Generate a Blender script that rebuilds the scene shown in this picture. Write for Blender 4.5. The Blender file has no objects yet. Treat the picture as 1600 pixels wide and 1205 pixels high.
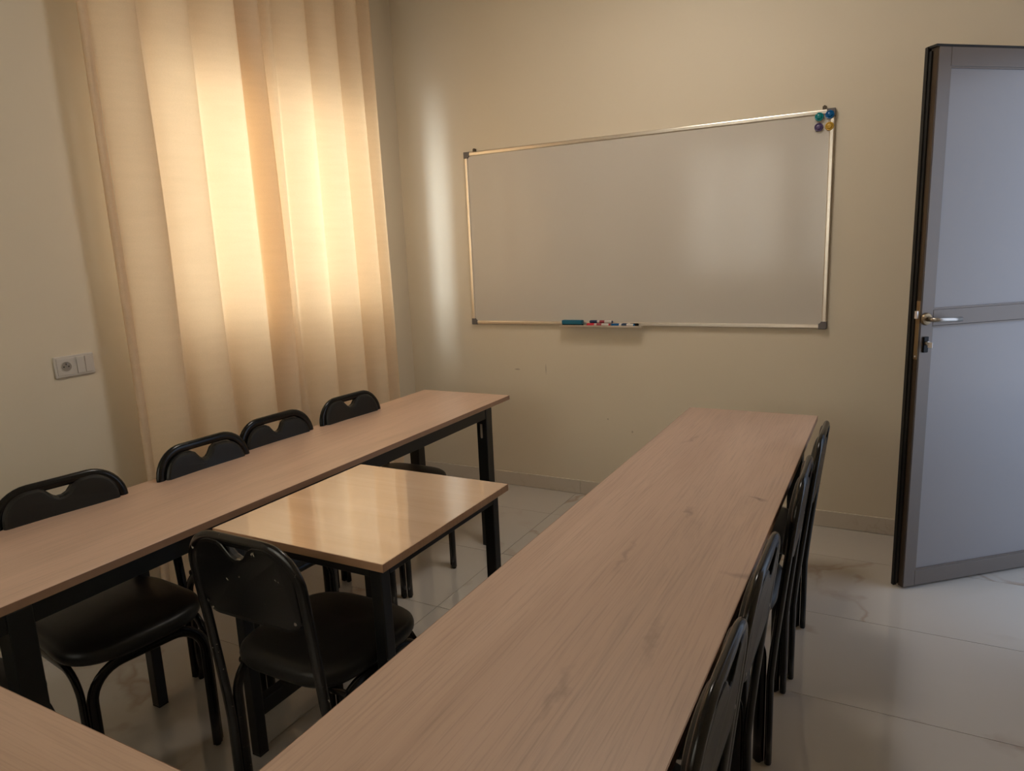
import bpy, bmesh, math, random
from mathutils import Vector, Matrix
random.seed(4)
S = bpy.context.scene
C = S.collection
PI = math.pi

# ------------------------------------------------------------------ camera
F_PX, YAW, PITCH, ROLL, CAM_Z = 1099.32, -0.4977, -0.1895, -0.0424, 1.5005
def cam_axes():
    f = Vector((math.sin(YAW)*math.cos(PITCH), math.cos(YAW)*math.cos(PITCH), math.sin(PITCH)))
    r = Vector((math.cos(YAW), -math.sin(YAW), 0)); u = r.cross(f)
    r2 = r*math.cos(ROLL)+u*math.sin(ROLL); u2 = -r*math.sin(ROLL)+u*math.cos(ROLL)
    return r2, u2, f
r_, u_, f_ = cam_axes()
cam = bpy.data.cameras.new('camera'); cam.sensor_fit = 'HORIZONTAL'; cam.sensor_width = 36
cam.lens = F_PX/1600*36; cam.clip_start = .02
co = bpy.data.objects.new('camera', cam); C.objects.link(co)
co.matrix_world = Matrix(((r_.x, u_.x, -f_.x, 0), (r_.y, u_.y, -f_.y, 0), (r_.z, u_.z, -f_.z, CAM_Z), (0, 0, 0, 1)))
S.camera = co

# ------------------------------------------------------------------ room sizes
L, R, FAR, BACK, H = -2.849, 0.785, 3.8545, -1.25, 3.20
WIN = (1.99, 3.42, 1.17, 2.42)          # left window y0 y1 z0 z1
BWIN = (-2.30, -1.10, 1.10, 2.60)        # back window x0 x1 z0 z1
DOOR = (2.93, 3.79, 2.20)                # doorway y0 y1 top

# ------------------------------------------------------------------ world, daylight, exposure
w = bpy.data.worlds.new('sky'); S.world = w; w.use_nodes = True
bg = w.node_tree.nodes['Background']; bg.inputs[0].default_value = (.55, .72, 1, 1); bg.inputs[1].default_value = 1.0
def area(name, loc, direction, sx, sy, power, col, spread=PI):
    l = bpy.data.lights.new(name, 'AREA'); l.shape = 'RECTANGLE'; l.size = sx; l.size_y = sy
    l.energy = power; l.color = col; l.spread = spread
    o = bpy.data.objects.new(name, l); C.objects.link(o); o.location = loc
    o.rotation_euler = Vector(direction).to_track_quat('-Z', 'Y').to_euler(); return o
area('daylight_left_window', (L-.36, 2.70, 1.80), (1, 0, 0), 2.0, 1.7, 36, (1, .96, .92))
area('daylight_left_sky', (L-4.0, 2.45, 2.15), (1, .04, -.09), 2.2, 2.0, 90, (1, .96, .90))
area('daylight_side_sky', (L-1.72, .35, 2.75), (1.6, 3.0, -.35), 1.0, 2.9, 205, (.84, .94, 1))
area('daylight_back_window', (-1.4, BACK-.75, 1.9), (0, 1, 0), 2.4, 1.6, 118, (1, .94, .88))
area('daylight_doorway', (R+1.0, 3.2, 1.55), (-1, -.12, -.05), 1.5, 2.0, 5.6, (.93, .94, 1))
FILL_XY = (-.95, 2.55)
area('added_fill_light', (FILL_XY[0], FILL_XY[1], H-.062), (0, 0, -1), .50, .50, 14, (1, .91, .80))  # added fill light, lifts the far tables and wall; no known lamp here
S.view_settings.view_transform = 'Standard'; S.view_settings.look = 'None'
S.view_settings.gamma = 1; S.view_settings.use_curve_mapping = False
S.view_settings.exposure = 0.42

# ------------------------------------------------------------------ materials
def new_mat(name):
    m = bpy.data.materials.new(name); m.use_nodes = True
    return m, m.node_tree.nodes, m.node_tree.links, m.node_tree.nodes['Principled BSDF']
def simple(name, col, rough=.5, metal=0, spec=.5, noise=0, nscale=30, bump=0, coat=0):
    m, N, K, p = new_mat(name)
    p.inputs['Base Color'].default_value = (*col, 1); p.inputs['Roughness'].default_value = rough
    p.inputs['Metallic'].default_value = metal; p.inputs['Specular IOR Level'].default_value = spec
    p.inputs['Coat Weight'].default_value = coat; p.inputs['Coat Roughness'].default_value = .08
    if noise or bump:
        tc = N.new('ShaderNodeTexCoord'); n = N.new('ShaderNodeTexNoise')
        n.inputs['Scale'].default_value = nscale; n.inputs['Detail'].default_value = 5
        K.new(tc.outputs['Object'], n.inputs['Vector'])
        if noise:
            mx = N.new('ShaderNodeMix'); mx.data_type = 'RGBA'
            mx.inputs[6].default_value = (*[c*(1-noise) for c in col], 1)
            mx.inputs[7].default_value = (*[min(1, c*(1+noise)) for c in col], 1)
            K.new(n.outputs['Fac'], mx.inputs[0]); K.new(mx.outputs[2], p.inputs['Base Color'])
        if bump:
            b = N.new('ShaderNodeBump'); b.inputs['Strength'].default_value = bump; b.inputs['Distance'].default_value = .002
            K.new(n.outputs['Fac'], b.inputs['Height']); K.new(b.outputs[0], p.inputs['Normal'])
    return m

def wall_mat():
    m, N, K, p = new_mat('cream_wall_paint')
    tc = N.new('ShaderNodeTexCoord')
    n = N.new('ShaderNodeTexNoise'); n.inputs['Scale'].default_value = 1.3; n.inputs['Detail'].default_value = 3
    K.new(tc.outputs['Object'], n.inputs['Vector'])
    mx = N.new('ShaderNodeMix'); mx.data_type = 'RGBA'
    mx.inputs[6].default_value = (.68, .60, .475, 1); mx.inputs[7].default_value = (.73, .645, .51, 1)
    K.new(n.outputs['Fac'], mx.inputs[0])
    prev = mx.outputs[2]
    # small scuffs on the whiteboard wall (their own shape, at fixed places)
    for (x, z, sx, sz) in ((-1.852, .775, .004, .035), (-2.05, .766, .022, .006), (-1.453, .489, .006, .006), (-1.302, .423, .006, .009)):
        sub = N.new('ShaderNodeVectorMath'); sub.operation = 'SUBTRACT'; sub.inputs[1].default_value = (x, FAR, z)
        K.new(tc.outputs['Object'], sub.inputs[0])
        ml = N.new('ShaderNodeVectorMath'); ml.operation = 'MULTIPLY'; ml.inputs[1].default_value = (1/sx, 30, 1/sz)
        K.new(sub.outputs[0], ml.inputs[0])
        ln = N.new('ShaderNodeVectorMath'); ln.operation = 'LENGTH'; K.new(ml.outputs[0], ln.inputs[0])
        mr = N.new('ShaderNodeMapRange'); mr.inputs[1].default_value = .5; mr.inputs[2].default_value = 1.1
        mr.inputs[3].default_value = .45; mr.inputs[4].default_value = 0; K.new(ln.outputs['Value'], mr.inputs[0])
        m2 = N.new('ShaderNodeMix'); m2.data_type = 'RGBA'; m2.inputs[7].default_value = (.22, .15, .10, 1)
        K.new(mr.outputs[0], m2.inputs[0]); K.new(prev, m2.inputs[6]); prev = m2.outputs[2]
    K.new(prev, p.inputs['Base Color'])
    p.inputs['Roughness'].default_value = .62
    n2 = N.new('ShaderNodeTexNoise'); n2.inputs['Scale'].default_value = 60; n2.inputs['Detail'].default_value = 4
    K.new(tc.outputs['Object'], n2.inputs['Vector'])
    b = N.new('ShaderNodeBump'); b.inputs['Strength'].default_value = .12; b.inputs['Distance'].default_value = .002
    K.new(n2.outputs['Fac'], b.inputs['Height']); K.new(b.outputs[0], p.inputs['Normal'])
    return m

def wood_mat(name, a, b_, dark, along='y', rough=.38, seed=0, knots=.8, coat=0, contrast=1.0, stains=()):
    m, N, K, p = new_mat(name)
    tc = N.new('ShaderNodeTexCoord'); mp = N.new('ShaderNodeMapping')
    s = (1, .075, 1) if along == 'y' else (.075, 1, 1)
    mp.inputs['Scale'].default_value = s; mp.inputs['Location'].default_value = (seed*3.7, seed*1.9, seed)
    K.new(tc.outputs['Object'], mp.inputs['Vector'])
    # warp for cathedral-like grain
    nw = N.new('ShaderNodeTexNoise'); nw.inputs['Scale'].default_value = 5; nw.inputs['Detail'].default_value = 2
    K.new(mp.outputs[0], nw.inputs['Vector'])
    ad = N.new('ShaderNodeVectorMath'); ad.operation = 'MULTIPLY_ADD'; ad.inputs[1].default_value = (.30, .30, .0)
    K.new(nw.outputs['Color'], ad.inputs[0]); K.new(mp.outputs[0], ad.inputs[2])
    n1 = N.new('ShaderNodeTexNoise'); n1.inputs['Scale'].default_value = 11; n1.inputs['Detail'].default_value = 6; n1.inputs['Roughness'].default_value = .62
    K.new(ad.outputs[0], n1.inputs['Vector'])
    r1 = N.new('ShaderNodeMapRange'); r1.inputs[1].default_value = .34; r1.inputs[2].default_value = .68
    K.new(n1.outputs['Fac'], r1.inputs[0])
    mx = N.new('ShaderNodeMix'); mx.data_type = 'RGBA'; mx.inputs[6].default_value = (*a, 1); mx.inputs[7].default_value = (*b_, 1)
    K.new(r1.outputs[0], mx.inputs[0])
    # dark streaks
    n2 = N.new('ShaderNodeTexNoise'); n2.inputs['Scale'].default_value = 5.5; n2.inputs['Detail'].default_value = 7; n2.inputs['Roughness'].default_value = .7
    K.new(ad.outputs[0], n2.inputs['Vector'])
    r2 = N.new('ShaderNodeMapRange'); r2.inputs[1].default_value = .52; r2.inputs[2].default_value = .78
    r2.inputs[4].default_value = knots; K.new(n2.outputs['Fac'], r2.inputs[0])
    m2 = N.new('ShaderNodeMix'); m2.data_type = 'RGBA'; m2.inputs[7].default_value = (*dark, 1)
    K.new(r2.outputs[0], m2.inputs[0]); K.new(mx.outputs[2], m2.inputs[6])
    cur = m2.outputs[2]
    for (sx_, sy_, ax, ay, ang, st) in stains:      # dark knots in the print, at fixed places on the board
        sub = N.new('ShaderNodeVectorMath'); sub.operation = 'MULTIPLY_ADD'; sub.inputs[1].default_value = (1, 1, 0); sub.inputs[2].default_value = (-sx_, -sy_, 0)
        K.new(tc.outputs['Object'], sub.inputs[0])
        wq = N.new('ShaderNodeVectorMath'); wq.operation = 'MULTIPLY_ADD'; wq.inputs[1].default_value = (.06, .06, 0)
        nq = N.new('ShaderNodeTexNoise'); nq.inputs['Scale'].default_value = 22; nq.inputs['Detail'].default_value = 5; K.new(tc.outputs['Object'], nq.inputs['Vector'])
        K.new(nq.outputs['Color'], wq.inputs[0]); K.new(sub.outputs[0], wq.inputs[2])
        mq = N.new('ShaderNodeMapping'); mq.vector_type = 'TEXTURE'; mq.inputs['Rotation'].default_value = (0, 0, ang); mq.inputs['Scale'].default_value = (ax, ay, 1)
        mq.inputs['Location'].default_value = (.03, .03, 0)
        K.new(wq.outputs[0], mq.inputs[0]); lq = N.new('ShaderNodeVectorMath'); lq.operation = 'LENGTH'; K.new(mq.outputs[0], lq.inputs[0])
        rq = N.new('ShaderNodeMapRange'); rq.inputs[1].default_value = .2; rq.inputs[2].default_value = 1.1; rq.inputs[3].default_value = st; rq.inputs[4].default_value = 0; K.new(lq.outputs['Value'], rq.inputs[0])
        m4 = N.new('ShaderNodeMix'); m4.data_type = 'RGBA'; m4.inputs[7].default_value = (*[c*.75 for c in dark], 1)
        K.new(rq.outputs[0], m4.inputs[0]); K.new(cur, m4.inputs[6]); cur = m4.outputs[2]
    # fine pores
    mp2 = N.new('ShaderNodeMapping'); mp2.inputs['Scale'].default_value = (230, 5, 1) if along == 'y' else (5, 230, 1)
    K.new(tc.outputs['Object'], mp2.inputs['Vector'])
    n3 = N.new('ShaderNodeTexNoise'); n3.inputs['Scale'].default_value = 1; n3.inputs['Detail'].default_value = 3
    K.new(mp2.outputs[0], n3.inputs['Vector'])
    r3 = N.new('ShaderNodeMapRange'); r3.inputs[1].default_value = .50; r3.inputs[2].default_value = .75; r3.inputs[4].default_value = .30*contrast
    K.new(n3.outputs['Fac'], r3.inputs[0])
    m3 = N.new('ShaderNodeMix'); m3.data_type = 'RGBA'; m3.inputs[7].default_value = (*[c*.8 for c in dark], 1)
    K.new(r3.outputs[0], m3.inputs[0]); K.new(cur, m3.inputs[6])
    K.new(m3.outputs[2], p.inputs['Base Color'])
    b = N.new('ShaderNodeBump'); b.inputs['Strength'].default_value = .10*contrast; b.inputs['Distance'].default_value = .001; b.invert = True
    K.new(n3.outputs['Fac'], b.inputs['Height']); K.new(b.outputs[0], p.inputs['Normal'])
    p.inputs['Roughness'].default_value = rough; p.inputs['Coat Weight'].default_value = coat; p.inputs['Coat Roughness'].default_value = .03; p.inputs['Coat IOR'].default_value = 1.75
    return m

def marble_mat(name, base, vein, rough=.07, scale=1.0, amount=.55):
    m, N, K, p = new_mat(name)
    ge = N.new('ShaderNodeNewGeometry'); oi = N.new('ShaderNodeObjectInfo')
    ad = N.new('ShaderNodeVectorMath'); ad.operation = 'MULTIPLY_ADD'
    cb = N.new('ShaderNodeCombineXYZ')
    for i in range(3): K.new(oi.outputs['Random'], cb.inputs[i])
    ad.inputs[1].default_value = (31, 17, 23); K.new(cb.outputs[0], ad.inputs[0]); K.new(ge.outputs['Position'], ad.inputs[2])
    nw = N.new('ShaderNodeTexNoise'); nw.inputs['Scale'].default_value = 1.6*scale; nw.inputs['Detail'].default_value = 5
    K.new(ad.outputs[0], nw.inputs['Vector'])
    wp = N.new('ShaderNodeVectorMath'); wp.operation = 'MULTIPLY_ADD'; wp.inputs[1].default_value = (.9, .9, .9)
    K.new(nw.outputs['Color'], wp.inputs[0]); K.new(ad.outputs[0], wp.inputs[2])
    n1 = N.new('ShaderNodeTexNoise'); n1.inputs['Scale'].default_value = 1.15*scale; n1.inputs['Detail'].default_value = 3
    K.new(wp.outputs[0], n1.inputs['Vector'])
    sb = N.new('ShaderNodeMath'); sb.operation = 'SUBTRACT'; sb.inputs[1].default_value = .5; K.new(n1.outputs['Fac'], sb.inputs[0])
    ab = N.new('ShaderNodeMath'); ab.operation = 'ABSOLUTE'; K.new(sb.outputs[0], ab.inputs[0])
    mr = N.new('ShaderNodeMapRange'); mr.inputs[1].default_value = 0; mr.inputs[2].default_value = .022
    mr.inputs[3].default_value = amount; mr.inputs[4].default_value = 0; K.new(ab.outputs[0], mr.inputs[0])
    n4 = N.new('ShaderNodeTexNoise'); n4.inputs['Scale'].default_value = 2.2*scale; K.new(ad.outputs[0], n4.inputs['Vector'])
    r4 = N.new('ShaderNodeMapRange'); r4.inputs[1].default_value = .42; r4.inputs[2].default_value = .62; K.new(n4.outputs['Fac'], r4.inputs[0])
    mu = N.new('ShaderNodeMath'); mu.operation = 'MULTIPLY'; K.new(mr.outputs[0], mu.inputs[0]); K.new(r4.outputs[0], mu.inputs[1])
    soft = N.new('ShaderNodeMix'); soft.data_type = 'RGBA'
    soft.inputs[6].default_value = (*base, 1); soft.inputs[7].default_value = (*[b*.85+v*.15 for b, v in zip(base, vein)], 1)
    K.new(nw.outputs['Fac'], soft.inputs[0])
    mx = N.new('ShaderNodeMix'); mx.data_type = 'RGBA'; mx.inputs[7].default_value = (*vein, 1)
    K.new(mu.outputs[0], mx.inputs[0]); K.new(soft.outputs[2], mx.inputs[6]); K.new(mx.outputs[2], p.inputs['Base Color'])
    p.inputs['Roughness'].default_value = rough; p.inputs['Specular IOR Level'].default_value = .75
    return m

def curtain_mat(name, d0, d1, t0, t1, mixf):
    m, N, K, p = new_mat(name)
    N.remove(p); out = N['Material Output']
    tc = N.new('ShaderNodeTexCoord'); mp = N.new('ShaderNodeMapping'); mp.inputs['Scale'].default_value = (300, 300, 500)
    K.new(tc.outputs['Object'], mp.inputs['Vector'])
    n = N.new('ShaderNodeTexNoise'); n.inputs['Scale'].default_value = 1; n.inputs['Detail'].default_value = 2; K.new(mp.outputs[0], n.inputs['Vector'])
    mp2 = N.new('ShaderNodeMapping'); mp2.inputs['Scale'].default_value = (6, 6, 45); K.new(tc.outputs['Object'], mp2.inputs['Vector'])
    n2 = N.new('ShaderNodeTexNoise'); n2.inputs['Scale'].default_value = 1; n2.inputs['Detail'].default_value = 5; K.new(mp2.outputs[0], n2.inputs['Vector'])
    adn = N.new('ShaderNodeMath'); adn.operation = 'MULTIPLY_ADD'; adn.inputs[1].default_value = .5; K.new(n2.outputs['Fac'], adn.inputs[0]); K.new(n.outputs['Fac'], adn.inputs[2])
    mr = N.new('ShaderNodeMapRange'); mr.inputs[1].default_value = .45; mr.inputs[2].default_value = 1.05; K.new(adn.outputs[0], mr.inputs[0])
    def mixc(c0, c1):
        x = N.new('ShaderNodeMix'); x.data_type = 'RGBA'; x.inputs[6].default_value = (*c0, 1); x.inputs[7].default_value = (*c1, 1)
        K.new(mr.outputs[0], x.inputs[0]); return x.outputs[2]
    d = N.new('ShaderNodeBsdfDiffuse'); t = N.new('ShaderNodeBsdfTranslucent')
    K.new(mixc(d0, d1), d.inputs[0]); K.new(mixc(t0, t1), t.inputs[0])
    mx = N.new('ShaderNodeMixShader'); mx.inputs[0].default_value = mixf
    K.new(d.outputs[0], mx.inputs[1]); K.new(t.outputs[0], mx.inputs[2]); K.new(mx.outputs[0], out.inputs[0])
    return m

def glass_mat(name, tint=(.95, .97, .98)):
    m, N, K, p = new_mat(name); N.remove(p); out = N['Material Output']
    tr = N.new('ShaderNodeBsdfTransparent'); tr.inputs[0].default_value = (*tint, 1)
    gl = N.new('ShaderNodeBsdfGlossy'); gl.inputs['Roughness'].default_value = .02
    lw = N.new('ShaderNodeLayerWeight'); lw.inputs[0].default_value = .5
    pw = N.new('ShaderNodeMath'); pw.operation = 'POWER'; pw.inputs[1].default_value = 5; K.new(lw.outputs['Facing'], pw.inputs[0])
    fr = N.new('ShaderNodeMath'); fr.operation = 'MULTIPLY_ADD'; fr.inputs[1].default_value = .9; fr.inputs[2].default_value = .04; K.new(pw.outputs[0], fr.inputs[0])
    mx = N.new('ShaderNodeMixShader'); K.new(fr.outputs[0], mx.inputs[0]); K.new(tr.outputs[0], mx.inputs[1]); K.new(gl.outputs[0], mx.inputs[2])
    K.new(mx.outputs[0], out.inputs[0]); return m

def chair_paint():   # black enamel with pale chips
    m, N, K, p = new_mat('chipped_black_enamel')
    tc = N.new('ShaderNodeTexCoord'); n = N.new('ShaderNodeTexNoise'); n.inputs['Scale'].default_value = 38; n.inputs['Detail'].default_value = 4
    n.inputs['Roughness'].default_value = .65
    K.new(tc.outputs['Object'], n.inputs['Vector'])
    mr = N.new('ShaderNodeMapRange'); mr.inputs[1].default_value = .675; mr.inputs[2].default_value = .70; K.new(n.outputs['Fac'], mr.inputs[0])
    mx = N.new('ShaderNodeMix'); mx.data_type = 'RGBA'; mx.inputs[6].default_value = (.006, .006, .006, 1); mx.inputs[7].default_value = (.38, .35, .28, 1)
    K.new(mr.outputs[0], mx.inputs[0]); K.new(mx.outputs[2], p.inputs['Base Color']); p.inputs['Roughness'].default_value = .24
    return m

M = dict(
    wall=wall_mat(), ceiling=simple('white_ceiling_paint', (.78, .74, .66), .8, noise=.03, nscale=2),
    tile=marble_mat('white_marble_tile', (.53, .50, .46), (.30, .20, .125), .05),
    grout=simple('grey_tile_grout', (.30, .27, .23), .8, noise=.1, nscale=40),
    skirt=marble_mat('beige_marble_skirting', (.62, .56, .48), (.42, .32, .22), .22, 2.5, .3),
    curtain=curtain_mat('cream_curtain_cloth', (.80, .66, .47), (.88, .73, .54), (.80, .57, .32), (.92, .66, .39), .33),
    curtain_back=curtain_mat('pale_cream_curtain_cloth', (.78, .72, .62), (.84, .78, .68), (.84, .80, .70), (.90, .86, .76), .60),
    wood_left=wood_mat('light_oak_laminate_left', (.55, .38, .285), (.65, .455, .35), (.30, .205, .155), 'y', .33, 1, .55),
    wood_right=wood_mat('light_oak_laminate_right', (.44, .305, .235), (.54, .385, .30), (.20, .14, .115), 'y', .42, 2, .9,
        stains=((.215, .323, .035, .010, -.35, .8), (.26, -.20, .05, .018, .1, .45), (.05, .145, .012, .05, .1, .5), (.15, -.54, .014, .10, .1, .30), (.055, -.77, .014, .09, 0, .30), (-.13, .9, .012, .08, -.2, .35), (-.02, -.2, .010, .12, .1, .30))),
    wood_small=wood_mat('glossy_oak_laminate_small', (.52, .35, .24), (.60, .42, .31), (.32, .22, .155), 'x', .10, 3, .6, coat=1.0, contrast=.25),
    wood_front=wood_mat('light_oak_laminate_front', (.46, .32, .235), (.55, .385, .29), (.29, .20, .15), 'x', .40, 5, .6),
    edge=simple('brown_edge_band', (.29, .175, .115), .45, noise=.12, nscale=25),
    edge_small=wood_mat('oak_edge_band', (.40, .23, .13), (.50, .31, .19), (.22, .13, .08), 'x', .35, 6, .5),
    steel=simple('black_powder_coated_steel', (.008, .009, .009), .38, spec=.4, noise=.2, nscale=50, bump=.05),
    tube=simple('glossy_black_tube', (.004, .004, .004), .20, spec=.32, noise=.2, nscale=20),
    chip=chair_paint(),
    vinyl=simple('black_vinyl', (.012, .012, .011), .40, spec=.32, noise=.25, nscale=30, bump=.15),
    rubber=simple('black_rubber', (.01, .01, .01), .7),
    alu=simple('brushed_aluminium', (.78, .72, .64), .30, 1, noise=.05, nscale=60),
    board=simple('white_enamel_board', (.60, .56, .505), .085, spec=.40, noise=.02, nscale=3),
    corner=simple('grey_plastic_corner', (.13, .12, .12), .45),
    hook=simple('dark_steel_hook', (.10, .08, .06), .4, .8),
    teal=simple('teal_plastic', (.0, .20, .22), .25), blue=simple('blue_plastic', (.0, .10, .30), .25),
    purple=simple('purple_plastic', (.085, .055, .15), .25), yellow=simple('yellow_plastic', (.52, .31, .04), .25),
    eraser=simple('blue_eraser_shell', (.0, .13, .22), .4), felt=simple('dark_felt', (.008, .02, .03), .9, noise=.2, nscale=200),
    white=simple('white_marker_body', (.62, .58, .55), .35), red=simple('red_cap', (.55, .02, .05), .35),
    navy=simple('navy_cap', (.01, .03, .10), .35), blackp=simple('black_plastic', (.004, .004, .004), .30, spec=.15),
    label_red=simple('red_label_band', (.30, .04, .06), .4), label_navy=simple('navy_label_band', (.02, .05, .11), .4),
    dframe=simple('bronze_grey_aluminium', (.165, .135, .115), .42, .2, noise=.05, nscale=8),
    dpanel=simple('pale_grey_door_panel', (.262, .240, .238), .30, 0, noise=.03, nscale=3),
    dedge=simple('brown_door_edge', (.060, .042, .028), .4, .4), gasket=simple('black_gasket', (.006, .006, .006), .6),
    brass=simple('satin_brass', (.26, .19, .11), .38, .8), nickel=simple('satin_nickel', (.42, .39, .36), .34, 1),
    key=simple('pale_key_metal', (.7, .7, .72), .3, .6),
    plate=simple('white_socket_plastic', (.56, .52, .47), .38), hole=simple('dark_socket_hole', (.03, .025, .02), .6),
    upvc=simple('white_window_frame', (.72, .70, .66), .4), glass=glass_mat('window_glass'),
    iron=simple('painted_iron_grille', (.35, .30, .24), .5, .3), rail=simple('steel_curtain_rail', (.45, .40, .34), .35, .8),
    slotm=simple('pale_slot_tone', (.42, .35, .28), .6))

# ------------------------------------------------------------------ helpers
def link(name, bm, mat, parent=None, smooth=False, bevel=0, seg=2):
    me = bpy.data.meshes.new(name); bmesh.ops.recalc_face_normals(bm, faces=bm.faces); bm.to_mesh(me); bm.free()
    for m_ in (mat if isinstance(mat, (list, tuple)) else [mat]): me.materials.append(m_)
    o = bpy.data.objects.new(name, me); C.objects.link(o)
    if parent is not None: o.parent = parent
    if smooth:
        for p in me.polygons: p.use_smooth = True
    if bevel:
        b = o.modifiers.new('bevel', 'BEVEL'); b.width = bevel; b.segments = seg; b.limit_method = 'ANGLE'; b.angle_limit = .7
    return o
def box(bm, x0, x1, y0, y1, z0, z1, mi=0):
    v = [bm.verts.new((x, y, z)) for x in (x0, x1) for y in (y0, y1) for z in (z0, z1)]
    for q in ((0, 1, 3, 2), (4, 6, 7, 5), (0, 4, 5, 1), (2, 3, 7, 6), (0, 2, 6, 4), (1, 5, 7, 3)):
        bm.faces.new([v[i] for i in q]).material_index = mi
def B(*a):
    bm = bmesh.new(); box(bm, *a); return bm
def boxes(*l):
    bm = bmesh.new()
    for a in l: box(bm, *a)
    return bm
def cyl(bm, p0, p1, r0, r1=None, n=20):
    r1 = r0 if r1 is None else r1
    p0, p1 = Vector(p0), Vector(p1); d = (p1-p0).normalized()
    a = d.orthogonal().normalized(); b = d.cross(a)
    A = [bm.verts.new(p0+(a*math.cos(t)+b*math.sin(t))*r0) for t in [2*PI*i/n for i in range(n)]]
    Bv = [bm.verts.new(p1+(a*math.cos(t)+b*math.sin(t))*r1) for t in [2*PI*i/n for i in range(n)]]
    for i in range(n): bm.faces.new((A[i], A[(i+1) % n], Bv[(i+1) % n], Bv[i]))
    bm.faces.new(A[::-1]); bm.faces.new(Bv)
def CY(*a, **k):
    bm = bmesh.new(); cyl(bm, *a, **k); return bm
def lathe(bm, origin, axis, prof, n=24):
    o = Vector(origin); d = Vector(axis).normalized(); a = d.orthogonal().normalized(); b = d.cross(a); rings = []
    for (r, h) in prof:
        rings.append([bm.verts.new(o+d*h+(a*math.cos(2*PI*i/n)+b*math.sin(2*PI*i/n))*max(r, 1e-4)) for i in range(n)])
    for k in range(len(rings)-1):
        for i in range(n): bm.faces.new((rings[k][i], rings[k][(i+1) % n], rings[k+1][(i+1) % n], rings[k+1][i]))
    bm.faces.new(rings[0][::-1]); bm.faces.new(rings[-1])
def sweep(bm, path, nrm, a, b, n=14, cap=True):
    """oval tube: semi-axis a along the plane normal nrm, b inside the plane of the path"""
    P = [Vector(p) for p in path]; nrm = Vector(nrm).normalized(); rings = []
    for i, p in enumerate(P):
        t = (P[min(i+1, len(P)-1)]-P[max(i-1, 0)]).normalized()
        nn = (nrm-t*nrm.dot(t)).normalized(); s = t.cross(nn)
        rings.append([bm.verts.new(p+nn*a*math.cos(2*PI*k/n)+s*b*math.sin(2*PI*k/n)) for k in range(n)])
    for i in range(len(rings)-1):
        for k in range(n): bm.faces.new((rings[i][k], rings[i][(k+1) % n], rings[i+1][(k+1) % n], rings[i+1][k]))
    if cap: bm.faces.new(rings[0][::-1]); bm.faces.new(rings[-1])
def thing(name, label, cat, loc=(0, 0, 0), rz=0, group=None):
    o = bpy.data.objects.new(name, None); o.empty_display_size = .1; C.objects.link(o)
    o.location = loc; o.rotation_euler = (0, 0, rz); o['label'] = label; o['category'] = cat
    if group: o['group'] = group
    return o
def tag(o, label, cat, group=None):
    o['label'] = label; o['category'] = cat
    if group: o['group'] = group
    return o
def struct(o): o['kind'] = 'structure'; return o
def sname(name, **k):
    o = bpy.data.objects.new(name, None); C.objects.link(o); o['kind'] = 'structure'; return o

# ------------------------------------------------------------------ room shell
T = .22
def lab(o, s): o['label'] = s; return o
y0, y1, z0, z1 = WIN
lab(struct(link('wall_left', boxes((L-T, L, BACK-T, y0, 0, H), (L-T, L, y1, FAR+T, 0, H), (L-T, L, y0, y1, 0, z0), (L-T, L, y0, y1, z1, H)), M['wall'])),
    'cream painted wall behind the curtain and the socket plate')
lab(struct(link('wall_far', boxes((L, R+T, FAR, FAR+T, 0, H)), M['wall'])), 'cream painted wall carrying the whiteboard')
lab(struct(link('wall_right', boxes((R, R+T, BACK-T, DOOR[0]-.05, 0, H), (R, R+T, DOOR[1]+.045, FAR, 0, H), (R, R+T, DOOR[0]-.05, DOOR[1]+.045, DOOR[2]+.045, H)), M['wall'])),
    'cream painted wall with the doorway')
x0, x1, bz0, bz1 = BWIN
x2, x3 = -.98, -.42
lab(struct(link('wall_back', boxes((L, x0, BACK-T, BACK, 0, H), (x3, R, BACK-T, BACK, 0, H), (x0, x3, BACK-T, BACK, 0, bz0), (x0, x3, BACK-T, BACK, bz1, H), (x1, x2, BACK-T, BACK, bz0, bz1)), M['wall'])),
    'cream painted wall behind the viewer with two windows')
lab(struct(link('ceiling', B(L-T, R+T, BACK-T, FAR+T, H, H+.15), M['ceiling'])), 'plain pale ceiling of the classroom')
fl = lab(struct(link('floor', B(L-T, R+1.6, BACK-T, FAR+T, -.08, -.0025), M['grout'])), 'glossy pale marble tile floor with brown veins')
# large glossy tiles, each its own piece
g = .0012
tile_cache = {}
for j in range(10):
    ya = 2.87+.6-.585*j; yb = ya+.585
    ya_, yb_ = max(ya, BACK), min(yb, FAR)
    if yb_-ya_ < .02: continue
    for i in range(-1, 4):
        xa = -1.665+1.2*(i); xb = xa+1.2
        xa_, xb_ = max(xa, L), min(xb, R+1.55)
        if xb_-xa_ < .02: continue
        bm = bmesh.new(); box(bm, xa_+g, xb_-g, ya_+g, yb_-g, -.012, 0)
        t_ = link('tile', bm, M['tile'], fl)
# skirting
def skirting(name, segs, label):
    root = sname(name); root['label'] = label
    for s in segs: link('skirting_tile', B(*s), M['skirt'], root, bevel=.002)
sk = []
x = L+.012
while x < R-.02:
    sk.append((x+.0008, min(x+.6, R-.002)-.0008, FAR-.011, FAR-.0002, .001, .088)); x += .6
skirting('baseboard_far', sk, 'low beige marble skirting along the whiteboard wall')
sk = []; y = BACK+.002
while y < FAR-.02:
    sk.append((L+.0002, L+.011, y+.0008, min(y+.6, FAR-.013)-.0008, .001, .088)); y += .6
skirting('baseboard_left', sk, 'low beige marble skirting under the curtain wall')
skirting('baseboard_right', [(R-.011, R-.0002, BACK+.002+.6*k, min(BACK+.6*(k+1), DOOR[0]-.06), .001, .088) for k in range(7) if BACK+.6*k < DOOR[0]-.08], 'low beige marble skirting beside the doorway')

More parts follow.
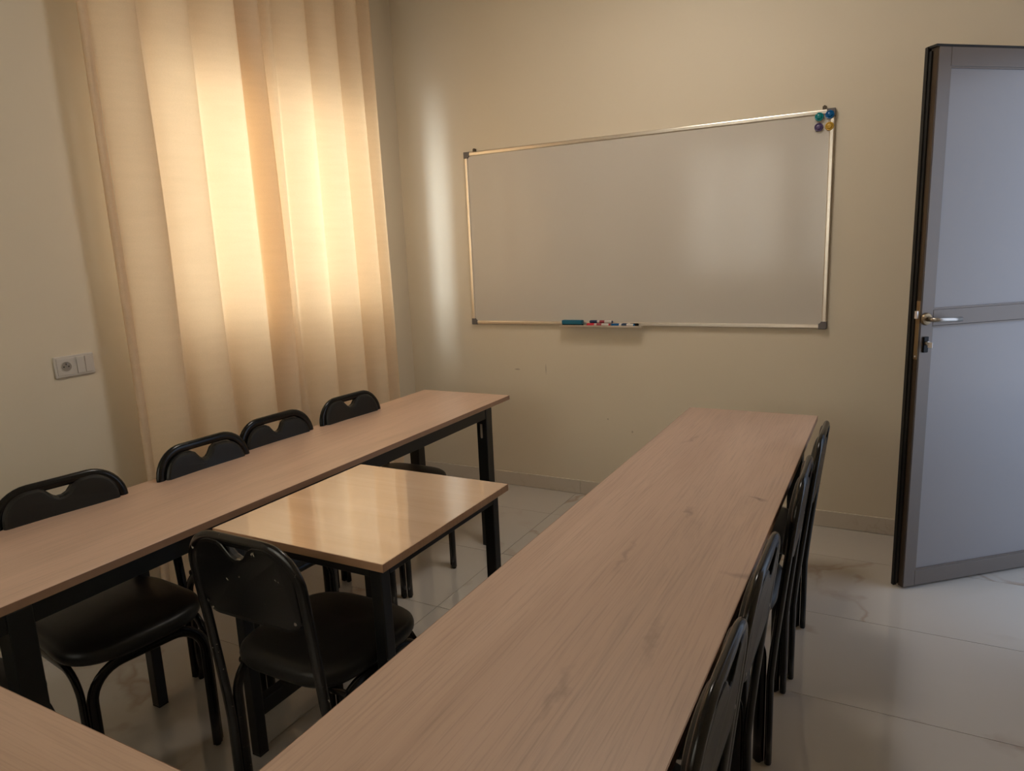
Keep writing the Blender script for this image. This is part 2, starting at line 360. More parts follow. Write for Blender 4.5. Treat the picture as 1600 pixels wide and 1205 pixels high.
# windows
def window(name, horiz, a0, a1, z0, z1, wall, out, label, leaves=2):
    """horiz 'y' for the left wall, 'x' for the back wall; out = direction sign is always negative"""
    root = sname(name); root['label'] = label
    def bb(u0, u1, w0, w1, za, zb):
        return (wall+w0, wall+w1, u0, u1, za, zb) if horiz == 'y' else (u0, u1, wall+w0, wall+w1, za, zb)
    f = .05
    link('window_frame', boxes(bb(a0, a0+f, -.14, -.08, z0, z1), bb(a1-f, a1, -.14, -.08, z0, z1), bb(a0+f, a1-f, -.14, -.08, z0, z0+f), bb(a0+f, a1-f, -.14, -.08, z1-f, z1)), M['upvc'], root)
    n = leaves; wd = (a1-a0-2*f)/n
    for i in range(n):
        u = a0+f+wd*i
        s = link('sash', boxes(bb(u, u+.04, -.13, -.09, z0+f, z1-f), bb(u+wd-.04, u+wd, -.13, -.09, z0+f, z1-f),
                 bb(u+.04, u+wd-.04, -.13, -.09, z0+f, z0+f+.04), bb(u+.04, u+wd-.04, -.13, -.09, z1-f-.04, z1-f)), M['upvc'], root)
        link('pane', B(*bb(u+.04, u+wd-.04, -.113, -.108, z0+f+.04, z1-f-.04)), M['glass'], s)
    k = 0; z = z0+.15
    gr = [bb(a0, a1, -.205, -.193, z0+.02+.16*q, z0+.032+.16*q) for q in range(int((z1-z0-.04)/.16)+1)]
    for q in gr: link('grille_bar', B(*q), M['iron'], root)
    link('window_sill', B(*bb(a0, a1, -.08, .0, z0-.0, z0+.015)), M['skirt'], root)
window('window_1', 'y', WIN[0], WIN[1], WIN[2], WIN[3], L, -1, 'barred daylight window glowing behind the long cream curtain')
window('window_2', 'x', BWIN[0], BWIN[1], bz0, bz1, BACK, -1, 'daylight window behind the viewer mirrored in the whiteboard')
window('window_3', 'x', x2, x3, bz0, bz1, BACK, -1, 'narrow daylight window behind the viewer mirrored in the whiteboard', 1)

lp = thing('added_fill_panel', 'added square fill light panel above the tables, out of view', 'added light', (FILL_XY[0], FILL_XY[1], H))  # unseen panel, added as a body for the fill light
link('frame', boxes((-.27, .27, -.27, -.255, -.055, -.001), (-.27, .27, .255, .27, -.055, -.001), (-.27, -.255, -.255, .255, -.055, -.001), (.255, .27, -.255, .255, -.055, -.001)), M['upvc'], lp)
link('diffuser', B(-.254, .254, -.254, .254, -.050, -.040), M['white'], lp)

# ------------------------------------------------------------------ curtains
def curtain_bm(edges, ztop, zbot, depth, hem=True, nz=34, per=12, seed=1):
    rnd = random.Random(seed); prof = []
    amps = [rnd.uniform(.75, 1.15) for _ in edges]; ph = [rnd.uniform(0, 6) for _ in edges]
    for k in range(len(edges)-1):
        wdt = edges[k+1]-edges[k]
        for i in range(per):
            s = i/per; prof.append((edges[k]+wdt*s, k, s, wdt))
    prof.append((edges[-1], len(edges)-2, 1, 0))
    bm = bmesh.new(); rows = []
    for j in range(nz+1):
        t = j/nz; z = ztop+(zbot-ztop)*t; row = []
        for (u, k, s, wdt) in prof:
            A = depth*amps[k]*min(1, wdt/.16)*(.80+.25*t)
            o = A*math.sin(PI*s**1.25)**.9
            o += .006*math.sin(2.2*z+ph[k])*math.sin(PI*s)
            uu = u+.010*math.sin(1.3*z+ph[k])*math.sin(PI*s)+(.012*math.sin(2.1*z+1)*(k % 3-1))*math.sin(PI*t)*.6
            # bulge leans over the next fold
            uu += .030*math.sin(PI*s)**2*min(1, wdt/.2)*s
            row.append(bm.verts.new((o, uu, z)))
        rows.append(row)
    for j in range(nz):
        for i in range(len(prof)-1): bm.faces.new((rows[j][i], rows[j][i+1], rows[j+1][i+1], rows[j+1][i]))
    return bm
ct = thing('curtain', 'floor-length cream curtain in deep folds, lit from behind by the window', 'curtain', (L+.115, 0, 0))
cl = link('cloth', curtain_bm([1.80, 2.00, 2.24, 2.49, 2.64, 2.715, 2.945, 3.17, 3.33, 3.475], 3.04, .03, .100), M['curtain'], ct, smooth=True)
bm = bmesh.new(); rows = []
for j in range(25):
    z = 3.04-3.01*j/24
    rows.append([bm.verts.new((o, u+.004*math.sin(2*z), z)) for (o, u) in ((.0, 1.802), (-.012, 1.785), (-.004, 1.768), (.010, 1.766), (.016, 1.780), (.006, 1.802))])
for j in range(24):
    for i in range(5): bm.faces.new((rows[j][i], rows[j][i+1], rows[j+1][i+1], rows[j+1][i]))
link('side_hem', bm, M['curtain'], cl, smooth=True)
for (ua, ub) in ((2.505, 2.645), (3.43, 3.478)):      # doubled cloth behind the front layer
    bm = bmesh.new(); rows = []
    for j in range(25):
        z = 3.04-3.01*j/24
        rows.append([bm.verts.new((-.006-.012*math.sin(PI*k/6), ua+(ub-ua)*k/6+.006*math.sin(1.7*z), z)) for k in range(7)])
    for j in range(24):
        for i in range(6): bm.faces.new((rows[j][i], rows[j][i+1], rows[j+1][i+1], rows[j+1][i]))
    link('inner_fold', bm, M['curtain'], cl, smooth=True)
bm = bmesh.new(); cyl(bm, (.03, 1.70, 3.055), (.03, 3.60, 3.055), .010)
link('curtain_rail', bm, M['rail'], ct, smooth=False)
for yy in (1.76, 3.52):
    link('rail_bracket', B(-.112, .03, yy-.008, yy+.008, 3.062, 3.072), M['rail'], ct)
# back curtains (mirrored in the whiteboard)
cb = thing('curtain', 'cream curtain behind the viewer, mirrored as the pale patch in the whiteboard', 'curtain', (0, BACK+.07, 0), -PI/2)
# local x -> -y world ; use its own orientation
cb.rotation_euler = (0, 0, PI/2)
# with +90 deg: local +x -> world +y, local +y -> world -x
ed = [.98-.16+.0]
e2 = [.30]
for k in range(11): e2.append(e2[-1]+random.uniform(.15, .26))
link('cloth', curtain_bm(e2, 3.04, .03, .06, nz=20, per=8, seed=5), M['curtain_back'], cb, smooth=True)
link('curtain_rail', CY((.03, .2, 3.055), (.03, 2.7, 3.055), .010), M['rail'], cb)
for yy in (.3, 2.6): link('rail_bracket', B(-.068, .03, yy-.008, yy+.008, 3.062, 3.072), M['rail'], cb)

# ------------------------------------------------------------------ whiteboard
BX0, BX1, BZ0, BZ1 = -2.349, -.281, 1.050, 2.098
wb = thing('whiteboard', 'long white enamel whiteboard in an aluminium frame on the far wall', 'whiteboard', (0, FAR, 0))
def yb(*a): return B(a[0], a[1], -a[3], -a[2], a[4], a[5])
fw = .022
link('panel', yb(BX0+.01, BX1-.01, .004, .016, BZ0+.01, BZ1-.01), M['board'], wb)
def rail(x0, x1, z0, z1, horizontal):
    bm = boxes((x0, x1, -.022, -.003, z0, z1)); 
    return link('frame_rail', bm, M['alu'], wb, bevel=.005, seg=3)
rail(BX0+.03, BX1-.03, BZ1-fw, BZ1, 1); rail(BX0+.03, BX1-.03, BZ0, BZ0+fw, 1)
rail(BX0, BX0+fw, BZ0+.03, BZ1-.03, 0); rail(BX1-fw, BX1, BZ0+.03, BZ1-.03, 0)
for (cx, sx) in ((BX0, 1), (BX1, -1)):
    for (cz, sz) in ((BZ0, 1), (BZ1, -1)):
        bm = bmesh.new(); o = -.003
        pts = [(-.002, -.002), (.036, -.002), (.036, .025), (.032, .026), (.026, .032), (.025, .036), (-.002, .036)]
        pts = [(cx+sx*a, cz+sz*b) for a, b in pts]
        f0 = [bm.verts.new((a, -.002, b)) for a, b in pts]; f1 = [bm.verts.new((a, -.026, b)) for a, b in pts]
        n = len(pts)
        for i in range(n): bm.faces.new((f0[i], f0[(i+1) % n], f1[(i+1) % n], f1[i]))
        bm.faces.new(f0); bm.faces.new(f1)
        lab(link('corner_cap', bm, M['corner'], wb, bevel=.002), 'grey plastic corner cap')
for hx in (-2.281, -.328):
    bm = bmesh.new(); box(bm, hx-.009, hx+.009, -.014, -.0005, BZ1-.006, BZ1+.016); cyl(bm, (hx, -.016, BZ1+.014), (hx, -.0005, BZ1+.014), .006, n=12)
    lab(link('wall_hook', bm, M['hook'], wb), 'small dark wall hook above the frame')
TX0, TX1 = -1.725, -1.225
bm = bmesh.new(); box(bm, TX0, TX1, -.060, -.022, BZ0-.004, BZ0-.0005); box(bm, TX0, TX1, -.0625, -.060, BZ0-.004, BZ0+.006)
link('pen_tray', bm, M['alu'], wb)
TZ = BZ0
# magnets
for (nx, nz, mt, nm) in ((-.349, 2.068, 'teal', 'teal green round magnet, top left of the four on the whiteboard corner'), (-.303, 2.071, 'blue', 'blue round magnet, top right of the four on the whiteboard corner'),
                         (-.350, 2.019, 'purple', 'purple round magnet, lower left of the four on the whiteboard corner'), (-.303, 2.019, 'yellow', 'yellow round magnet, lower right of the four on the whiteboard corner')):
    mg = thing('magnet', nm, 'magnet', (nx, FAR-(.0225 if nz > 2.07 or nx > -.32 and nz > 2.06 else .0165), nz), 0, 'round magnets in the upper corner of the whiteboard')
    if nm.startswith('teal'): mg.location.y = FAR-.0225; mg.location.z = 2.066
    bm = bmesh.new(); lathe(bm, (0, 0, 0), (0, -1, 0), [(.0185, 0), (.0200, .002), (.0200, .007), (.0185, .0095), (.0150, .0100), (.0135, .0085)])
    link('body', bm, M[mt], mg, smooth=False)
    bm = bmesh.new(); lathe(bm, (0, 0, 0), (0, -1, 0), [(.0130, .0080), (.0125, .0105), (.009, .0125), (.003, .0132)])
    link('cap', bm, M[mt], mg, smooth=True)
# eraser and markers
er = thing('board_eraser', 'teal blue whiteboard eraser lying at the left end of the pen tray', 'eraser', (-1.648, FAR-.0405, TZ))
link('felt_pad', B(-.062, .062, -.016, .016, 0, .010), M['felt'], er, bevel=.002)
link('shell', B(-.064, .064, -.0175, .0175, .0101, .034), M['eraser'], er, bevel=.005, seg=3)
def marker(label, loc, tilt, cap, band, flip=1, ln=.135, yaw=0):
    t = thing('marker_pen', label, 'marker', loc, 0, 'marker pens on the whiteboard tray'); r = .0088
    t.rotation_euler = (0, tilt, yaw)
    a, b = (-ln/2, ln/2) if flip > 0 else (ln/2, -ln/2); s = 1 if flip > 0 else -1
    bm = bmesh.new(); lathe(bm, (a+s*.047, 0, r), (s, 0, 0), [(r*.92, 0), (r, .002), (r, ln-.055), (r*.85, ln-.049), (r*.82, ln-.047)], 16); link('barrel', bm, M['white'], t, smooth=False)
    bm = bmesh.new(); lathe(bm, (a, 0, r), (s, 0, 0), [(r*.7, 0), (r*.98, .003), (r*1.06, .044), (r*1.06, .0465)], 16); link('cap', bm, M[cap], t)
    link('clip', B(min(a+s*.004, a+s*.040), max(a+s*.004, a+s*.040), -r-.0045, -r-.0005, r-.003, r+.003), M[cap], t)
    bm = bmesh.new(); lathe(bm, (a+s*.062, 0, r), (s, 0, 0), [(r*1.02, 0), (r*1.02, .030)], 16); link('label_band', bm, M[band], t)
    bm = bmesh.new(); lathe(bm, (b-s*.0005, 0, r), (s, 0, 0), [(r*.84, 0), (r*.8, .004), (r*.5, .006)], 14); link('end_plug', bm, M[cap], t)
marker('red-capped marker pen beside the eraser on the tray', (-1.487, FAR-.049, TZ), 0, 'red', 'label_red', 1)
marker('navy-capped marker pen lying on top of the red-capped one', (-1.472, FAR-.040, TZ+.0165), 0, 'navy', 'label_red', 1)
marker('blue-capped marker pen whose cap touches the red marker', (-1.338, FAR-.049, TZ), 0, 'blue', 'label_navy', 1, .132)
marker('black-ended marker pen farthest right on the tray', (-1.315, FAR-.0300, TZ), 0, 'blackp', 'label_navy', -1, .13)

# ------------------------------------------------------------------ socket plate
sp = thing('socket_plate', 'white double wall plate with a round socket and a switch beside the curtain', 'socket', (L, 1.608, 1.126))
link('plate', B(.0002, .010, -.078, .078, -.042, .042), M['plate'], sp, bevel=.004, seg=3)
bm = bmesh.new(); box(bm, .0101, .0125, -.070, -.003, -.033, .033); s1 = link('socket_module', bm, M['plate'], sp, bevel=.001)
bm = bmesh.new(); lathe(bm, (.0126, -.036, 0), (1, 0, 0), [(.0215, 0), (.0215, .0015), (.0200, .0018), (.0195, .0005), (.019, .0003)], 28); link('socket_ring', bm, M['plate'], s1)
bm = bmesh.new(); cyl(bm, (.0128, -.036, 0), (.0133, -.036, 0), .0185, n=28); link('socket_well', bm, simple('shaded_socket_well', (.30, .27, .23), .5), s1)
for dy in (-.0095, .0095): link('pin_hole', CY((.0134, -.036+dy, 0), (.0139, -.036+dy, 0), .0028, n=10), M['hole'], s1)
link('earth_pin', CY((.0134, -.036, .0105), (.024, -.036, .0105), .0024, n=10), M['nickel'], s1)
sw_ = link('switch_rocker', B(.0101, .0140, .006, .038, -.033, .033), M['plate'], sp, bevel=.0012)
link('blank_module', B(.0101, .0125, .040, .070, -.033, .033), M['plate'], sp, bevel=.001)

# ------------------------------------------------------------------ door
DA = math.atan2(.66428, .74748)
HX, HY = .11+.878*.74748, 3.237+.878*.66428
dl = bpy.data.objects.new('door_1', None); C.objects.link(dl); dl['kind'] = 'structure'
lab(dl, 'half-open grey aluminium door leaf with pale panels and a lever handle')
dl.location = (.11, 3.237, 0); dl.rotation_euler = (0, 0, DA)
# local: +x from free edge to hinge, -y towards the viewer, thickness goes +y
W_, TH = .86, .044; zb, zt = .010, 2.180
st = .055
def dbox(*a): return B(*a)
link('door_stile', dbox(0, st, 0, TH, zb, zt), M['dframe'], dl, bevel=.0015)
link('door_stile', dbox(W_-st, W_, 0, TH, zb, zt), M['dframe'], dl, bevel=.0015)
link('door_rail', dbox(st+.0005, W_-st-.0005, .0, TH, zb, .078), M['dframe'], dl, bevel=.0015)
link('door_rail', dbox(st+.0005, W_-st-.0005, .0, TH, 2.112, zt), M['dframe'], dl, bevel=.0015)
link('door_rail', dbox(st+.0005, W_-st-.0005, .001, TH-.001, 1.132, 1.197), M['dframe'], dl, bevel=.003)
for (a, b) in ((.0785, 1.1315), (1.1975, 2.1115)):
    link('door_panel', dbox(st+.001, W_-st-.001, .010, TH-.010, a, b), M['dpanel'], dl)
    bd = boxes((st+.001, W_-st-.001, .003, .0095, a, a+.006), (st+.001, W_-st-.001, .003, .0095, b-.006, b), (st+.001, st+.006, .003, .0095, a+.006, b-.006))
    link('glazing_bead', bd, M['dframe'], dl)
# free edge: brown face, dark rebate lip and gasket
link('edge_profile', dbox(-.003, -.0003, .002, .026, zb, zt-.004), M['dedge'], dl)
link('rebate_lip', dbox(-.016, -.0004, TH-.006, TH+.008, zb-.004, zt+.006), M['gasket'], dl)
link('gasket', dbox(-.010, -.0004, .0265, TH-.0065, zb+.01, zt-.01), M['gasket'], dl)
link('top_gasket', dbox(-.012, W_, .001, TH+.006, zt+.0005, zt+.0085), M['gasket'], dl)
fp = lab(link('lock_faceplate', dbox(-.0055, -.0032, .004, .024, 1.00, 1.235), M['brass'], dl), 'narrow brass lock faceplate')
link('latch_bolt', dbox(-.014, -.0056, .008, .021, 1.165, 1.195), M['key'], fp)
link('screw', CY((-.0056, .014, 1.012), (-.0072, .014, 1.012), .004, n=10), M['key'], fp)
dh = bpy.data.objects.new('door_handle', None); C.objects.link(dh); dh.parent = dl
hx, hz = .021, 1.163
bm = bmesh.new(); lathe(bm, (hx, -.0005, hz), (0, -1, 0), [(.024, 0), (.025, .003), (.022, .009), (.014, .011)], 24); link('rose', bm, M['brass'], dh, smooth=False)
bm = bmesh.new(); pth = [(hx, -.010, hz), (hx, -.035, hz), (hx+.004, -.046, hz), (hx+.014, -.052, hz), (hx+.04, -.053, hz-.001), (hx+.08, -.051, hz-.003), (hx+.125, -.047, hz-.004)]
sweep(bm, pth, (0, 0, 1), .0095, .0080, 14); link('lever', bm, M['nickel'], dh, smooth=True)
ky = bpy.data.objects.new('key_cylinder', None); C.objects.link(ky); ky.parent = dl
link('escutcheon', dbox(.012, .036, -.008, -.0004, 1.028, 1.092), M['blackp'], ky, bevel=.003, seg=3)
bm = bmesh.new(); cyl(bm, (.024, -.008, 1.066), (.024, -.018, 1.066), .0085, n=16); link('cylinder_core', bm, M['nickel'], ky)
bm = boxes((.021, .024, -.040, -.018, 1.050, 1.072)); link('key_bow', bm, M['key'], ky, bevel=.001)
for sz in (1.084, 1.036):
    pass
# hinges + frame in wall_right
fr = sname('door_2'); fr.name = 'trim_1'; lab(fr, 'bronze aluminium frame of the open doorway')
link('jamb', B(R-.012, R+.06, DOOR[0]-.048, DOOR[0]-.002, 0.001, DOOR[2]+.043), M['dframe'], fr)
link('jamb', B(R+.0, R+.06, DOOR[1]+.003, DOOR[1]+.043, 0.001, DOOR[2]+.043), M['dframe'], fr)
link('lintel', B(R-.012, R+.06, DOOR[0]-.001, DOOR[1]+.002, DOOR[2]+.002, DOOR[2]+.043), M['dframe'], fr)

# ------------------------------------------------------------------ tables
def table(name, label, x0, x1, y0, y1, ztop, legs, wood, edge, leg=.055, thick=.022, apron=None, loc=None):
    cx, cy = (x0+x1)/2, (y0+y1)/2
    t = thing(name, label, 'table', (cx, cy, 0))
    top = link('tabletop', B(x0-cx+.0012, x1-cx-.0012, y0-cy+.0012, y1-cy-.0012, ztop-thick, ztop), wood, t, bevel=.0008, seg=1)
    link('edge_band', boxes((x0-cx, x1-cx, y0-cy, y0-cy+.0011, ztop-thick, ztop-.0006), (x0-cx, x1-cx, y1-cy-.0011, y1-cy, ztop-thick, ztop-.0006),
         (x0-cx, x0-cx+.0011, y0-cy+.0012, y1-cy-.0012, ztop-thick, ztop-.0006), (x1-cx-.0011, x1-cx, y0-cy+.0012, y1-cy-.0012, ztop-thick, ztop-.0006)), edge, top)
    leg_d = leg
    for (lx, ly, *lw) in legs:
        leg = lw[0] if lw else leg_d
        lg = link('leg', B(lx-cx-leg/2, lx-cx+leg/2, ly-cy-leg/2, ly-cy+leg/2, .0062, ztop-thick-.0005), M['steel'], t, bevel=.003)
        link('foot_cap', B(lx-cx-leg/2+.001, lx-cx+leg/2-.001, ly-cy-leg/2+.001, ly-cy+leg/2-.001, .0003, .006), M['rubber'], lg)
    for a in apron:
        link('apron_rail', B(a[0]-cx, a[1]-cx, a[2]-cy, a[3]-cy, a[4], a[5]), M['steel'], t, bevel=.002)
    return t
ZT = .75
# left long table
lx0, lx1, ly0, ly1 = -2.297, -1.7525, .60, 3.192
fx, bx = lx1-.0290, -2.17
hl = .029
AZ = ZT-.071
tl = table('long_table', 'long oak-topped table nearest the curtain with chairs along its far side', lx0, lx1, ly0, ly1, ZT,
      [(fx, .778), (fx, 2.970), (bx, .778), (bx, 1.335, .037), (bx-.03, 2.955)], M['wood_left'], M['edge'], .058,
      apron=[(fx-.015, fx+.026, .778+hl, 2.970-hl, AZ, ZT-.0225), (fx-.015, fx+.026, .625, .778-hl, AZ, ZT-.0225), (bx-.018, bx+.018, .778+hl, 1.3165-.0005, AZ, ZT-.0225), (bx-.018, bx+.018, 1.3535+.0005, 2.970-hl, AZ, ZT-.0225),
             (bx+hl, fx-hl, .76, .796, AZ, ZT-.0225), (bx-.03+hl, fx-hl, 2.952, 2.988, AZ, ZT-.0225)])
cxl, cyl_ = (lx0+lx1)/2, (ly0+ly1)/2
bm = bmesh.new(); yy = 2.970-hl-.0012
pts = [(.006*math.cos(a), -.032+.006*math.sin(a)) for a in [PI+PI*i/8 for i in range(9)]]+[(.006, .036), (-.006, .036)]
f0 = [bm.verts.new((fx-cxl-.002+a, yy-cyl_, .615+b)) for a, b in pts]; f1 = [bm.verts.new((fx-cxl-.002+a, yy-cyl_+.001, .615+b)) for a, b in pts]
for i in range(len(pts)): bm.faces.new((f0[i], f0[(i+1) % len(pts)], f1[(i+1) % len(pts)], f1[i]))
bm.faces.new(f0); bm.faces.new(f1)
lab(link('slot_strip', bm, M['slotm'], tl), 'pale strip standing for a see-through slot near the top of the far leg')  # solid pale strip laid on the leg in place of a see-through slot
# right long table
rx0, rx1, ry0, ry1 = -.8004, -.2514, .30, 3.199
rf, rb = rx0+.05, rx1-.055
table('long_table', 'long oak-topped table in the foreground right with chairs along its right side', rx0, rx1, ry0, ry1, ZT,
      [(rf, y) for y in (.5, 1.75, 2.95)]+[(rb, y) for y in (.5, 1.75, 2.95)], M['wood_right'], M['edge'], .055,
      apron=[(rf-.02, rf+.02, a+hl, b-hl, ZT-.077, ZT-.0225) for a, b in ((.5, 1.75), (1.75, 2.95))]+[(rb-.02, rb+.02, a+hl, b-hl, ZT-.077, ZT-.0225) for a, b in ((.5, 1.75), (1.75, 2.95))]
      + [(rf+hl, rb-hl, y-.02, y+.02, ZT-.077, ZT-.0225) for y in (.5, 1.75, 2.95)])
# foreground table
table('long_table', 'oak-topped table across the lower left corner of the room', -1.70, -.812, .0, .575, ZT,
      [(-1.64, .06), (-1.64, .515), (-.88, .06), (-.88, .515)], M['wood_front'], M['edge'], .055,
      apron=[(-1.64+hl, -.88-hl, y-.02, y+.02, ZT-.077, ZT-.0225) for y in (.06, .515)]+[(x-.02, x+.02, .06+hl, .515-hl, ZT-.077, ZT-.0225) for x in (-1.64, -.88)])
# small table
sx0, sx1, sy0, sy1 = -1.6934, -1.076, 1.270, 1.925
q = .0365; a0, a1, b0, b1 = sx0+.038, sx1-.045, sy0+.040, sy1-.040
table('small_table', 'small glossy oak-topped table between the two long tables', sx0, sx1, sy0, sy1, ZT,
      [(a0, b0), (a1, b0), (a0, b1), (a1, b1)], M['wood_small'], M['edge_small'], .036,
      apron=[(a0+q/2, a1-q/2, y-.018, y+.018, ZT-.055, ZT-.0225) for y in (b0, b1)]+[(x-.018, x+.018, b0+q/2, b1-q/2, ZT-.055, ZT-.0225) for x in (a0, a1)]
      + [(x-.018, x+.018, b0+q/2, b1-q/2, .125, .175) for x in (a0, a1)])

# ------------------------------------------------------------------ chairs
def arc(cx, cz, r, a0, a1, n=8):
    return [(cx+r*math.cos(a0+(a1-a0)*i/n), cz+r*math.sin(a0+(a1-a0)*i/n)) for i in range(n+1)]
HC = .862; HWC = .1830     # chair height, half width to the tube centre
def rake(z):              # x offset of the back frame at height z (chair faces +x)
    if z < .28: return 0.0
    t = (z-.28)/(HC-.28); return -.062*(t**1.15)
def u_path(hw, top, r, foot=0.006):
    P = [(-hw, foot), (-hw, .10), (-hw, .2), (-hw, .28), (-hw, .36), (-hw, .45), (-hw, .55), (-hw, .63), (-hw, top-r)]
    P += arc(-hw+r, top-r, r, PI, PI/2, 10)[1:]
    P += [(0, top)]
    P += arc(hw-r, top-r, r, PI/2, 0, 10)
    P += [(hw, .63), (hw, .55), (hw, .45), (hw, .36), (hw, .28), (hw, .2), (hw, .10), (hw, foot)]
    return P
def backrest_bm(drop, back, thick=.022):
    """padded panel with a V notch; outline in (y,z)"""
    hw, zt, zb, R_ = .168, .846-drop*3, .628, .082
    out = []
    def A(cx, cz, r, s, e, n): out.extend(arc(cx, cz, r, s, e, n))
    A(-hw+.05, zb+.05, .05, 1.5*PI, PI, 6); A(-hw+R_, zt-R_, R_, PI, PI/2, 10)
    if drop > .001: notch = [(-.052, zt-.001), (-.036, zt-.010), (-.020, zt-.032), (-.010, zt-.040), (.0, zt-.042), (.010, zt-.040), (.020, zt-.032), (.036, zt-.010), (.052, zt-.001)]
    else: notch = [(-.060, zt-.001), (-.045, zt-.009), (-.020, zt-.036), (-.008, zt-.042), (.006, zt-.042), (.020, zt-.036), (.045, zt-.009), (.060, zt-.001)]
    out.extend(notch)
    A(hw-R_, zt-R_, R_, PI/2, 0, 10); A(hw-.05, zb+.05, .05, 0, -.5*PI, 6)
    n = len(out); bm = bmesh.new()
    def ring(inset, off):
        vs = []
        for i, (y, z) in enumerate(out):
            p, q_ = out[i-1], out[(i+1) % n]
            tx, tz = q_[0]-p[0], q_[1]-p[1]; l = math.hypot(tx, tz); nx, nz = tz/l, -tx/l   # inward for clockwise outline
            yy, zz = y+nx*inset, z+nz*inset
            vs.append(bm.verts.new((rake(zz)+off+.006*(1-(yy/hw)**2)*(-1), yy, zz)))
        return vs
    if back: spec = [(0, .0), (0, -.006), (.002, -.008), (.010, -.009)]
    else: spec = [(0, .001), (0, thick*.55), (.004, thick*.85), (.010, thick*.97), (.018, thick)]
    rs = [ring(*s) for s in spec]
    for a, b in zip(rs, rs[1:]):
        for i in range(n): bm.faces.new((a[i], a[(i+1) % n], b[(i+1) % n], b[i]))
    bm.faces.new(rs[0]); bm.faces.new(rs[-1])
    return bm
def seat_bm():
    bm = bmesh.new(); n = 44
    def ring(s, z, dz=0):
        vs = []
        for i in range(n):
            t = 2*PI*i/n; c, s_ = math.cos(t), math.sin(t); e = .50
            x = .205*math.copysign(abs(c)**e, c); y = .201*math.copysign(abs(s_)**e, s_)
            y *= 1+.05*(x/.205) ; x *= 1
            if x > 0: x *= 1-.10*(abs(y)/.2)**2.5
            vs.append(bm.verts.new((.205+x*s, y*s, z-dz*(max(0, x/.205)**3)*.008)))
        return vs
    spec = [(.90, .441), (.965, .445), (.995, .457), (1, .469), (.985, .481), (.94, .489), (.84, .494), (.6, .497), (.3, .498)]
    rs = [ring(s, z, 1) for s, z in spec]
    for a, b in zip(rs, rs[1:]):
        for i in range(n): bm.faces.new((a[i], a[(i+1) % n], b[(i+1) % n], b[i]))
    bm.faces.new(rs[0]); bm.faces.new(rs[-1])
    return bm
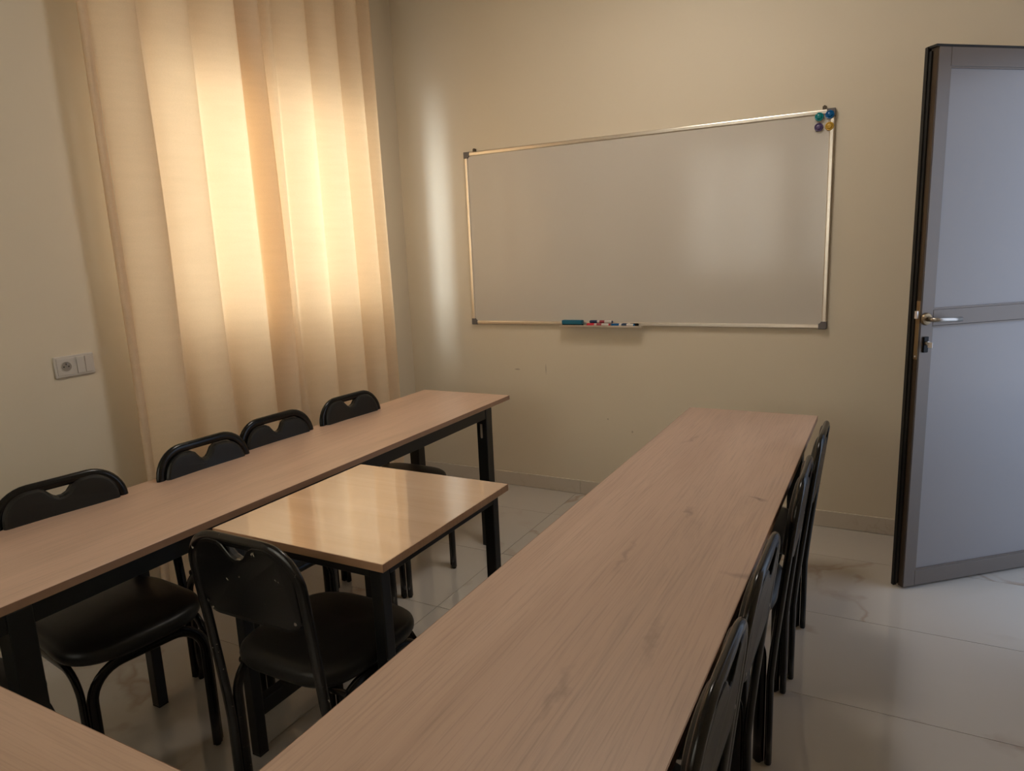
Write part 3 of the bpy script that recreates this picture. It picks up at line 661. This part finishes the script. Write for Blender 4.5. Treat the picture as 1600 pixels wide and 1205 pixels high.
def make_chair(label, drop=0.0, chipped=False):
    t = thing('stacking_chair', label, 'chair')
    tube = M['chip'] if chipped else M['tube']
    bm = bmesh.new(); sweep(bm, [(rake(z), y, z) for y, z in u_path(HWC, HC-.0165, .098)], (1, 0, .08), .0105, .0165)
    rf_ = link('back_frame', bm, tube, t, smooth=True)
    for s in (-1, 1): link('rubber_foot', CY((0, s*HWC, .0004), (0, s*HWC, .0062), .009, .009, n=12), M['rubber'], rf_)
    for s in (-1, 1):
        y = s*.182; r = .088; top = .425
        P = [(.027, .006), (.027, .12), (.027, top-r)]+arc(.027+r, top-r, r, PI, PI/2, 8)[1:]+[(.2, top)]+arc(.368-r, top-r, r, PI/2, 0, 8)+[(.368, .14), (.368, .006)]
        bm = bmesh.new(); sweep(bm, [(x, y, z) for x, z in P], (0, 1, 0), .0095, .0160)
        sf = link('side_frame', bm, tube, t, smooth=True)
        for xx in (.027, .368): link('rubber_foot', CY((xx, y, .0004), (xx, y, .0062), .009, .009, n=12), M['rubber'], sf)
    hw, r, top = .1640, .092, .425
    P = [(-hw, .006), (-hw, .12), (-hw, top-r)]+arc(-hw+r, top-r, r, PI, PI/2, 8)[1:]+[(0, top)]+arc(hw-r, top-r, r, PI/2, 0, 8)+[(hw, .12), (hw, .006)]
    bm = bmesh.new(); sweep(bm, [(.389, y, z) for y, z in P], (1, 0, 0), .0095, .0158)
    ff = link('front_frame', bm, tube, t, smooth=True)
    for s in (-1, 1): link('rubber_foot', CY((.389, s*hw, .0004), (.389, s*hw, .0062), .009, .009, n=12), M['rubber'], ff)
    # cross bar under the rear of the seat
    bm = bmesh.new(); sweep(bm, [(.055, -.188, .425), (.055, .188, .425)], (1, 0, 0), .008, .010); link('cross_bar', bm, tube, t, smooth=True)
    link('seat', seat_bm(), M['vinyl'], t, smooth=True)
    br = link('backrest', backrest_bm(drop, False), M['vinyl'], t)
    sh = lab(link('back_shell', backrest_bm(drop, True), M['chip'] if chipped else M['blackp'], br), 'hard glossy black shell of the backrest')
    for s in (-1, 1):
        link('screw', CY((rake(.66)-.0105, s*.150, .66), (rake(.66)+.004, s*.150, .66), .0045, n=10), M['nickel'], br)
    return t
def dup(src, label):
    r = src.copy(); C.objects.link(r); r['label'] = label
    for ch in list(src.children):
        c = ch.copy(); C.objects.link(c); c.parent = r
        for g_ in ch.children:
            d = g_.copy(); C.objects.link(d); d.parent = c
    return r
def put(o, x, y, deg): o.location = (x, y, 0); o.rotation_euler = (0, 0, math.radians(deg))
GL, GR = 'black chairs along the curtain side of the left table', 'black chairs along the right side of the right table'
A0 = make_chair('black chair at the left table whose padded seat shows below the tabletop', 0.0)
B0 = make_chair('black chair at the left table, third from the whiteboard wall, slit above its backrest', .006)
Cc = make_chair('worn black stacking chair with chipped paint pushed in at the small table', 0.0, True)
A0['group'] = B0['group'] = GL
put(A0, -2.22, 1.172, -8); put(B0, -2.19, 1.684, -2)
c3_ = dup(B0, 'black chair at the left table, second from the whiteboard wall, touching its neighbour'); put(c3_, -2.225, 2.074, -3)
for ch_ in (B0, c3_):
    for k_ in ch_.children:
        if k_.name.startswith('seat'): k_.scale.y = .86
put(dup(A0, 'black chair at the left table closest to the whiteboard wall, standing apart'), -2.20, 2.515, -4)
c0 = dup(A0, 'black chair almost hidden under the left table at the left edge of the photo'); put(c0, -2.19, .66, 0)
for (x, y, d, lb) in ((-.240, 2.56, 180, 'black stacking chair at the right table closest to the whiteboard wall'), (-.250, 2.10, 181, 'black stacking chair at the right table, second from the whiteboard wall'),
                      (-.262, 1.462, 180, 'black stacking chair at the right table, third from the whiteboard wall'), (-.262, 1.050, 180, 'black stacking chair at the right table nearest the viewer')):
    c = dup(A0, lb); c['group'] = GR; put(c, x, y, d)
put(Cc, -1.343, 1.13, 90)
